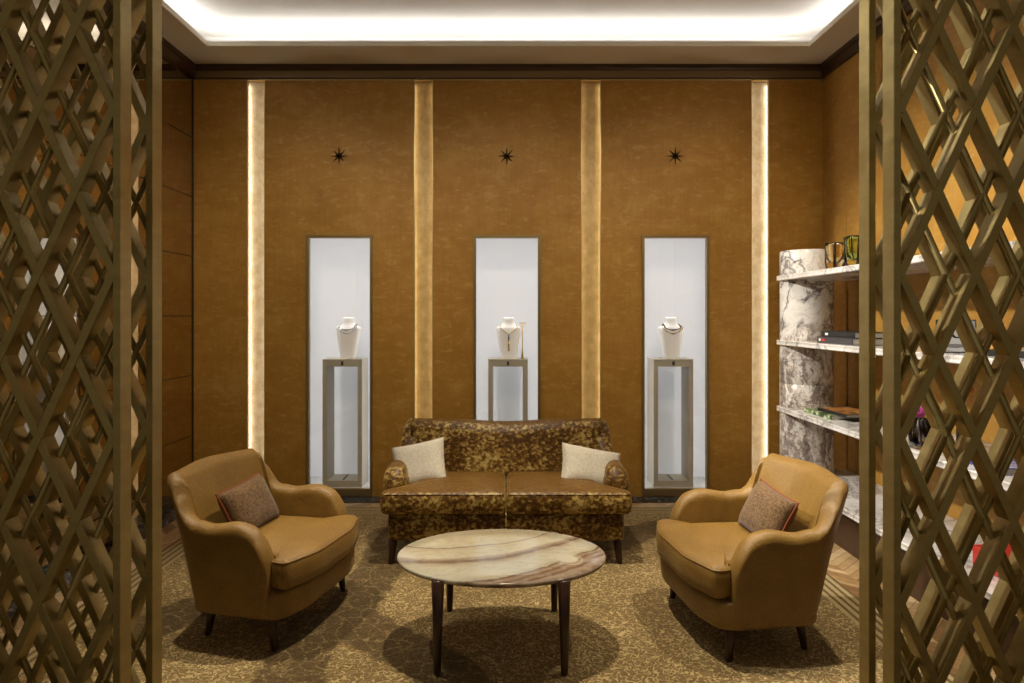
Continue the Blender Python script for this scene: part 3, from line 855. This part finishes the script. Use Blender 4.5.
# ------------------------------------------------------------------ lattice screens
PITCH = .2168; ZP = .4774; SL = ZP/PITCH
def clip_line(px, pz, sgn, x0, x1, z0, z1):
    dx, dz = 1/sqrt(1+SL*SL), sgn*SL/sqrt(1+SL*SL)
    t0, t1 = -1e9, 1e9
    for p, d, lo, hi in ((px, dx, x0, x1), (pz, dz, z0, z1)):
        a, b = (lo-p)/d, (hi-p)/d
        if a > b: a, b = b, a
        t0, t1 = max(t0, a), min(t1, b)
    if t1-t0 < .02: return None
    return (px+dx*t0, pz+dz*t0, px+dx*t1, pz+dz*t1)
def bars(xn, zn, x0, x1, z0, z1):
    out = []
    for sgn in (1, -1):
        for k in range(-25, 26):
            c = clip_line(xn+k*PITCH, zn, sgn, x0, x1, z0, z1)
            if c: out.append((sgn, c))
    return out
def flat_bar(bm, c, w, y0, y1):
    a = Vector((c[0], 0, c[1])); b = Vector((c[2], 0, c[3])); d = (b-a).normalized(); n = Vector((-d.z, 0, d.x))*w/2
    v = []
    for y in (y0, y1):
        for p in (a-n, b-n, b+n, a+n): v.append(bm.verts.new((p.x, y, p.z)))
    for f in ((0, 1, 2, 3), (7, 6, 5, 4), (0, 4, 5, 1), (1, 5, 6, 2), (2, 6, 7, 3), (3, 7, 4, 0)): bm.faces.new([v[i] for i in f])
def screen(s, label, ygap, off_back):
    xo = s*1.5
    t = thing('lattice_screen', label, 'room divider screen', (xo, 2.06, 0), 0, 'brass lattice screens either side of the opening')
    xin, xout = 1.1393, 1.1393+4*PITCH
    zt = ZC-.03
    for y0, y1, off in ((1.97, 2.03, -.063), (ygap, ygap+.06, off_back)):
        fb = bmesh.new(); rb = bmesh.new()
        X0, X1 = (xin-.005, xout+.005)
        for sgn, c in bars(xin, 1.624, X0, X1, .05, zt):
            c = (s*c[0], c[1], s*c[2], c[3])
            e = .0022 if sgn*s < 0 else 0
            flat_bar(fb, c, .0240, y0-2.06+.001+e, y1-2.06-.001-e)
        for sgn, c in bars(xin+off, 1.624, X0, X1, .05, zt):
            tube(rb, [(s*c[0], y1-.016-2.06, c[1]), (s*c[2], y1-.016-2.06, c[3])], .0098, 14)
        for bm_ in (fb, rb):
            for v_ in bm_.verts: v_.co.x -= xo
        fo = obj('flat_lattice', fb, M['brass'], t, bevel=.0012, seg=1)
        ro = obj('rod_lattice', rb, M['brass'], t, smooth=True)
        for xa, xb in ((1.1160, 1.1375), (xout, xout+.0215)):
            xa, xb = sorted((s*xa, s*xb))
            obj('post', B((xa-xo, xb-xo, y0-2.06, y1-2.06, .012, zt)), M['brass'], t, bevel=.0015, seg=1)
    a, b = sorted((s*1.116, s*(xout+.0215)))
    obj('rail', B((a-xo, b-xo, 1.97-2.06, ygap+.06-2.06, zt, ZC)), M['brass'], t)
    obj('rail', B((a-xo, b-xo, 1.975-2.06, ygap+.055-2.06, 0.013, .05)), M['brass'], t)
screen(-1, 'tall patinated brass lattice screen on the left of the opening', 2.15, -.058)
screen(1, 'tall patinated brass lattice screen on the right of the opening, in front of the shelves', 2.106, .0)

# ------------------------------------------------------------------ marble shelving
SX = 2.065; SY0, SY1 = 2.30, 5.265
SHZ = [.317, .812, 1.318, 1.806]; STH = .038
t = thing('shelving_unit', 'white veined marble shelving on a round marble column along the right wall', 'shelving', (2.36, 3.9, 0))
bm = bmesh.new(); prof = [(.19, .0), (.19, .985), (.187, .988), (.187, .992), (.19, .995), (.19, 1.985), (.186, 1.992), (.18, 1.994)]
for r, z in list(prof): pass
lp = []
for (r0, z0), (r1, z1) in zip(prof, prof[1:]):
    k = max(1, int((z1-z0)/.1))
    for j in range(k): lp.append((r0+(r1-r0)*j/k, z0+(z1-z0)*j/k))
lp.append(prof[-1])
lathe(bm, lp, 64); obj('column', bm, M['breccia'], t, smooth=True, loc=(2.28-2.36, 5.20-3.9, 0), bevel=0)
for i, z in enumerate(SHZ):
    out = resample(round_poly([(SX-2.36, SY0-3.9), (XR-.004-2.36, SY0-3.9), (XR-.004-2.36, SY1-3.9), (SX-2.36, SY1-3.9)], [.005, .002, .002, .04], 4), .06)
    rnd = random.Random(i)
    bm = bmesh.new(); slab(bm, out, [(.006, z-STH), (0.001, z-STH+.005), (.003, z-STH*.5), (0, z-.004), (.004, z)], 0, 2)
    obj('shelf', bm, M['marble'], t)
obj('plinth', B((SX+.10-2.36, XR-2.36, SY0+.05-3.9, 5.0-3.9, 0, SHZ[0]-STH)), M['dark_wood'], t)

# vessels on the top shelf
def tumbler(label, loc, m_out, m_in, r, h, rz):
    t = thing('glass_vase', label, 'vase', loc, rz, 'coloured glass vases on the top shelf')
    bm = bmesh.new()
    pr = [(r*.62, 0), (r*.72, .006), (r*.86, h*.25), (r*.97, h*.6), (r*1.0, h*.92), (r*.98, h), (r*.78, h-.003), (r*.75, h*.8), (r*.66, h*.5), (r*.45, h*.30), (r*.15, h*.26)]
    n_ = 32
    loops = []
    for q, z in pr:
        loops.append([((q*(1+.07*cos(4*2*pi*k/n_)))*cos(2*pi*k/n_), (q*(1+.07*cos(4*2*pi*k/n_)))*sin(2*pi*k/n_), z) for k in range(n_)])
    loft(bm, loops); obj('body', bm, m_out, t, smooth=True)
    bm = bmesh.new()
    for k in range(4):
        a = pi/4+k*pi/2
        tube(bm, [(r*.66*cos(a), r*.66*sin(a), .003), (r*.83*cos(a), r*.83*sin(a), h*.3), (r*.905*cos(a), r*.905*sin(a), h*.95)], [.010, .009, .004], 8)
    obj('dark_rib', bm, m_in, t, smooth=True)
def shelf_pt(px, py, z):
    """point where the sight line of a pixel meets a shelf at height z"""
    Y = 683*(z-H)/(316-py); return ((px-507)*Y/683, Y, z)
def at(px, Y): return (px-507)*Y/683
tumbler('small amber glass vase with dark ribs, at the column end of the top shelf', (at(835, 4.60), 4.60, SHZ[3]), M['amber_glass'], M['smoke_glass'], .066, .185, .3)
tumbler('taller green glass vase with dark ribs, nearer the screen on the top shelf', (at(854.5, 4.38), 4.38, SHZ[3]), M['green_glass'], M['smoke_glass'], .066, .205, .7)

# books
def book(label, loc, sx, sy, h, rz, cov, group=None, marks=None, top=None):
    t = thing('book', label, 'book', loc, rz, group)
    c = .004
    obj('cover', B((-sx/2, sx/2, -sy/2, sy/2, 0, c), (-sx/2, sx/2, -sy/2, sy/2, h-c, h), (-sx/2, -sx/2+c, -sy/2, sy/2, c, h-c)), cov, t, bevel=.001, seg=1)
    obj('page_block', B((-sx/2+c, sx/2-.005, -sy/2+.005, sy/2-.005, c, h-c)), M['paper'], t)
    if marks:
        for m, y0, y1 in marks: obj('spine_mark', B((-sx/2-.0008, -sx/2, y0, y1, h*.28, h*.68)), m, t)
    if top is not None: obj('cover_picture', B((-sx/2+.012, sx/2-.01, -sy/2+.01, sy/2-.01, h, h+.0006)), top, t)
    return t
# spines face the room (-x)
z2 = SHZ[2]
book('thick dark grey book at the bottom of the pile on the second shelf', (2.255, 4.46, z2), .24, .48, .043, 0, M['grey_cover'], 'dark books piled on the second shelf', [(M['white_print'], .19, .215), (M['red_print'], .13, .185)])
book('black book lying on top of the pile on the second shelf', (2.26, 4.44, z2+.043), .23, .43, .038, .02, M['black_cover'], 'dark books piled on the second shelf', [(M['white_print'], .12, .16)])
z3 = SHZ[1]
book('green-covered book lying at the column end of the third shelf', (2.27, 4.72, z3), .26, .40, .028, .02, M['green_cover'], 'picture books on the third shelf')
book('orange picture book lying on the green book on the third shelf', (2.30, 4.60, z3+.028), .24, .36, .022, .06, M['black_cover'], 'picture books on the third shelf', None, M['orange_cover'])

# flowers in a glass vase
fp = (at(921, 3.54), 3.54, z3)
t = thing('flower_vase', 'smoky clear square glass vase holding pink flowers on the third shelf', 'vase', fp)
bm = bmesh.new()
def sq(r, z): return [(r*math.copysign(abs(cos(a))**.45, cos(a)), r*math.copysign(abs(sin(a))**.45, sin(a)), z) for a in [2*pi*k/32 for k in range(32)]]
loft(bm, [sq(.040, 0), sq(.047, .006), sq(.050, .08), sq(.049, .155), sq(.044, .156), sq(.043, .02), sq(.02, .018)]); obj('body', bm, M['clear_glass'], t, smooth=True)
def flower(label, c, root, r, m, group):
    t = thing('flower', label, 'flower', c, 0, group)
    bm = bmesh.new()
    ball(bm, (0, 0, 0), r*.72, 1, 1, .85, 12, 8)
    for ring in range(4):
        k = 5+ring*3; el = radians(78-ring*24)
        for j in range(k):
            a = 2*pi*j/k+ring*.6
            d = Vector((cos(a)*cos(el), sin(a)*cos(el), sin(el)))
            q = bmesh.ops.create_uvsphere(bm, u_segments=7, v_segments=5, radius=r*.34)
            for w in q['verts']: w.co = Vector((w.co.x, w.co.y, w.co.z*.75))+d*r*.7
    obj('blossom', bm, m, t, smooth=True)
    e = Vector(root)-Vector(c)
    bm = bmesh.new(); tube(bm, [(0, 0, -r*.5), (e.x*.35, e.y*.35, e.z*.5), tuple(e)], .0042, 6); obj('stem', bm, M['leaf_green'], t, smooth=True)
PK = 'pink flowers in the clear glass vase'
flower('magenta pink blossom at the front of the clear glass vase', (fp[0]-.018, fp[1]-.012, z3+.188), (fp[0]+.012, fp[1]+.008, z3+.024), .042, M['pink'], PK)
flower('magenta pink blossom at the back of the clear glass vase', (fp[0]+.034, fp[1]+.03, z3+.198), (fp[0]-.015, fp[1]-.012, z3+.024), .040, M['pink'], PK)
op = (2.42, 3.62, z3)
t = thing('bud_vase', 'slim dark glass vase of tall orange flowers behind the pink flowers', 'vase', op)
bm = bmesh.new(); lathe(bm, [(.03, 0), (.036, .01), (.034, .10), (.018, .16), (.022, .18), (.016, .18), (.012, .15)], 24); obj('body', bm, M['smoke_glass'], t, smooth=True)
OG = 'orange flowers in the slim dark vase'
flower('orange blossom standing highest in the slim dark vase', (op[0], op[1], z3+.285), (op[0], op[1], z3+.155), .05, M['orange_flower'], OG)
flower('orange blossom leaning out low from the slim dark vase', (op[0]-.055, op[1], z3+.235), (op[0]-.004, op[1], z3+.155), .042, M['orange_flower'], OG)

# black and white portrait print standing on the second shelf
pp = (2.215, 3.36, z2)
t = thing('portrait_photograph', 'black and white portrait print of a seated person, standing on the second shelf', 'photograph', pp, radians(-12)); 
t.rotation_euler = (radians(-8), 0, radians(-20))
obj('board', B((-.085, .085, 0, .014, .0, .165)), M['photo_dark'], t)
obj('print', B((-.080, .080, -.0015, 0, .005, .160)), M['photo_grey'], t)
def disc(rx, rz, cx, cz, y0, y1, n_=28):
    bm = bmesh.new(); loft(bm, [[(cx+rx*cos(2*pi*k/n_), y, cz+rz*sin(2*pi*k/n_)) for k in range(n_)] for y in (y0, y1)]); return bm
obj('coat', disc(.060, .036, .0, .043, -.0022, -.0015), M['photo_skin'], t)
obj('hair', disc(.028, .036, .0, .108, -.0025, -.0016), M['photo_dark'], t)
obj('face', disc(.016, .022, .002, .102, -.003, -.002), M['photo_skin'], t)
obj('arm', disc(.045, .010, -.01, .035, -.003, -.002), M['photo_coat'], t)

book('grey picture book lying at the near end of the second shelf', (2.33, 2.98, z2), .26, .34, .03, .1, M['black_cover'], None, None, M['grey_photo'])
t = book('black and white picture book leaning open-faced against the wall, second shelf', (2.40, 3.02, z2+.03), .22, .30, .02, 0, M['black_cover'], None, None, M['grey_photo'])
t.rotation_euler = (0, radians(-68), 0); t.location = (2.44, 3.03, z2+.03+.105)
book('blue and white picture book lying on the third shelf near the screen', (2.27, 3.12, z3), .26, .36, .03, -.05, M['blue_cover'], None, None, M['blue_cover'])
# red box on the bottom shelf
t = thing('red_box', 'flat red lacquered box on the lowest marble shelf', 'box', (2.33, 3.10, SHZ[0]), .1)
obj('body', B((-.11, .11, -.15, .15, 0, .07)), M['red_box'], t, bevel=.004)
obj('lid', B((-.113, .113, -.153, .153, .07, .10)), M['red_box'], t, bevel=.004)

# ------------------------------------------------------------------ light
def spot(loc, target, power, size, blend=.5, rad=.04, c=(1, .86, .66)):
    L = bpy.data.lights.new('downlight_or_fill', 'SPOT'); L.energy = power; L.spot_size = radians(size); L.spot_blend = blend; L.shadow_soft_size = rad; L.color = c
    o = link(bpy.data.objects.new('downlight_or_fill', L)); o.location = loc
    d = Vector(target)-Vector(loc); o.rotation_euler = d.to_track_quat('-Z', 'Y').to_euler()
ZL = ZU-.03
spot((-.02, 3.45, ZL), (-.02, 3.15, 0), 400, 62, .7, .04)
spot((-1.80, 3.40, ZL), (-1.35, 3.40, .3), 260, 44, .9, .05)
spot((1.80, 3.35, ZL), (1.33, 3.32, .3), 260, 44, .9, .05)
spot((0, 4.7, ZL), (0, 4.5, .5), 100, 46, .9, .05)
for x in (-1.4, 0, 1.4):
    spot((x, 3.0, ZL), (x*1.1, YB, 1.8), 190, 62, .9, .40)
spot((-2.0, 4.25, 3.55), (2.6, 4.0, 1.15), 900, 44, .7, .08, (1, .92, .80))  # added fill lamp, lifts the right wall between the shelves
spot((-.6, 2.8, ZL), (2.6, 3.0, .9), 420, 56, .6, .06, (1, .92, .80))  # added fill too, for the right wall behind the screen
spot((.9, 4.2, ZL), (2.25, 5.1, 1.3), 250, 36, .9, .55)  # added spot to brighten the marble column
for i, (a, b) in enumerate(VIT):
    spot(((a+b)/2, YB+.045, VZ1+.02), (bx[i], BY-.03, PTOP+.17), 30, 28, .9, .03, (1, .99, .98))  # added spot per niche, makes the bust fronts whiter
w = bpy.data.worlds.new('world'); SC.world = w; w.use_nodes = True
w.node_tree.nodes['Background'].inputs[0].default_value = (1, .83, .56, 1); w.node_tree.nodes['Background'].inputs[1].default_value = .17

# ------------------------------------------------------------------ camera
cd = bpy.data.cameras.new('camera'); cam = link(bpy.data.objects.new('camera', cd))
cam.location = (0, 0, H); cam.rotation_euler = (pi/2, 0, 0)
cd.sensor_width = 36; cd.lens = 683/1024*36; cd.shift_x = 5/1024; cd.shift_y = -25.5/1024; cd.clip_start = .05
SC.camera = cam
SC.view_settings.view_transform = 'Standard'; SC.view_settings.look = 'None'; SC.view_settings.gamma = 1
SC.view_settings.use_curve_mapping = False; SC.view_settings.exposure = 0.0
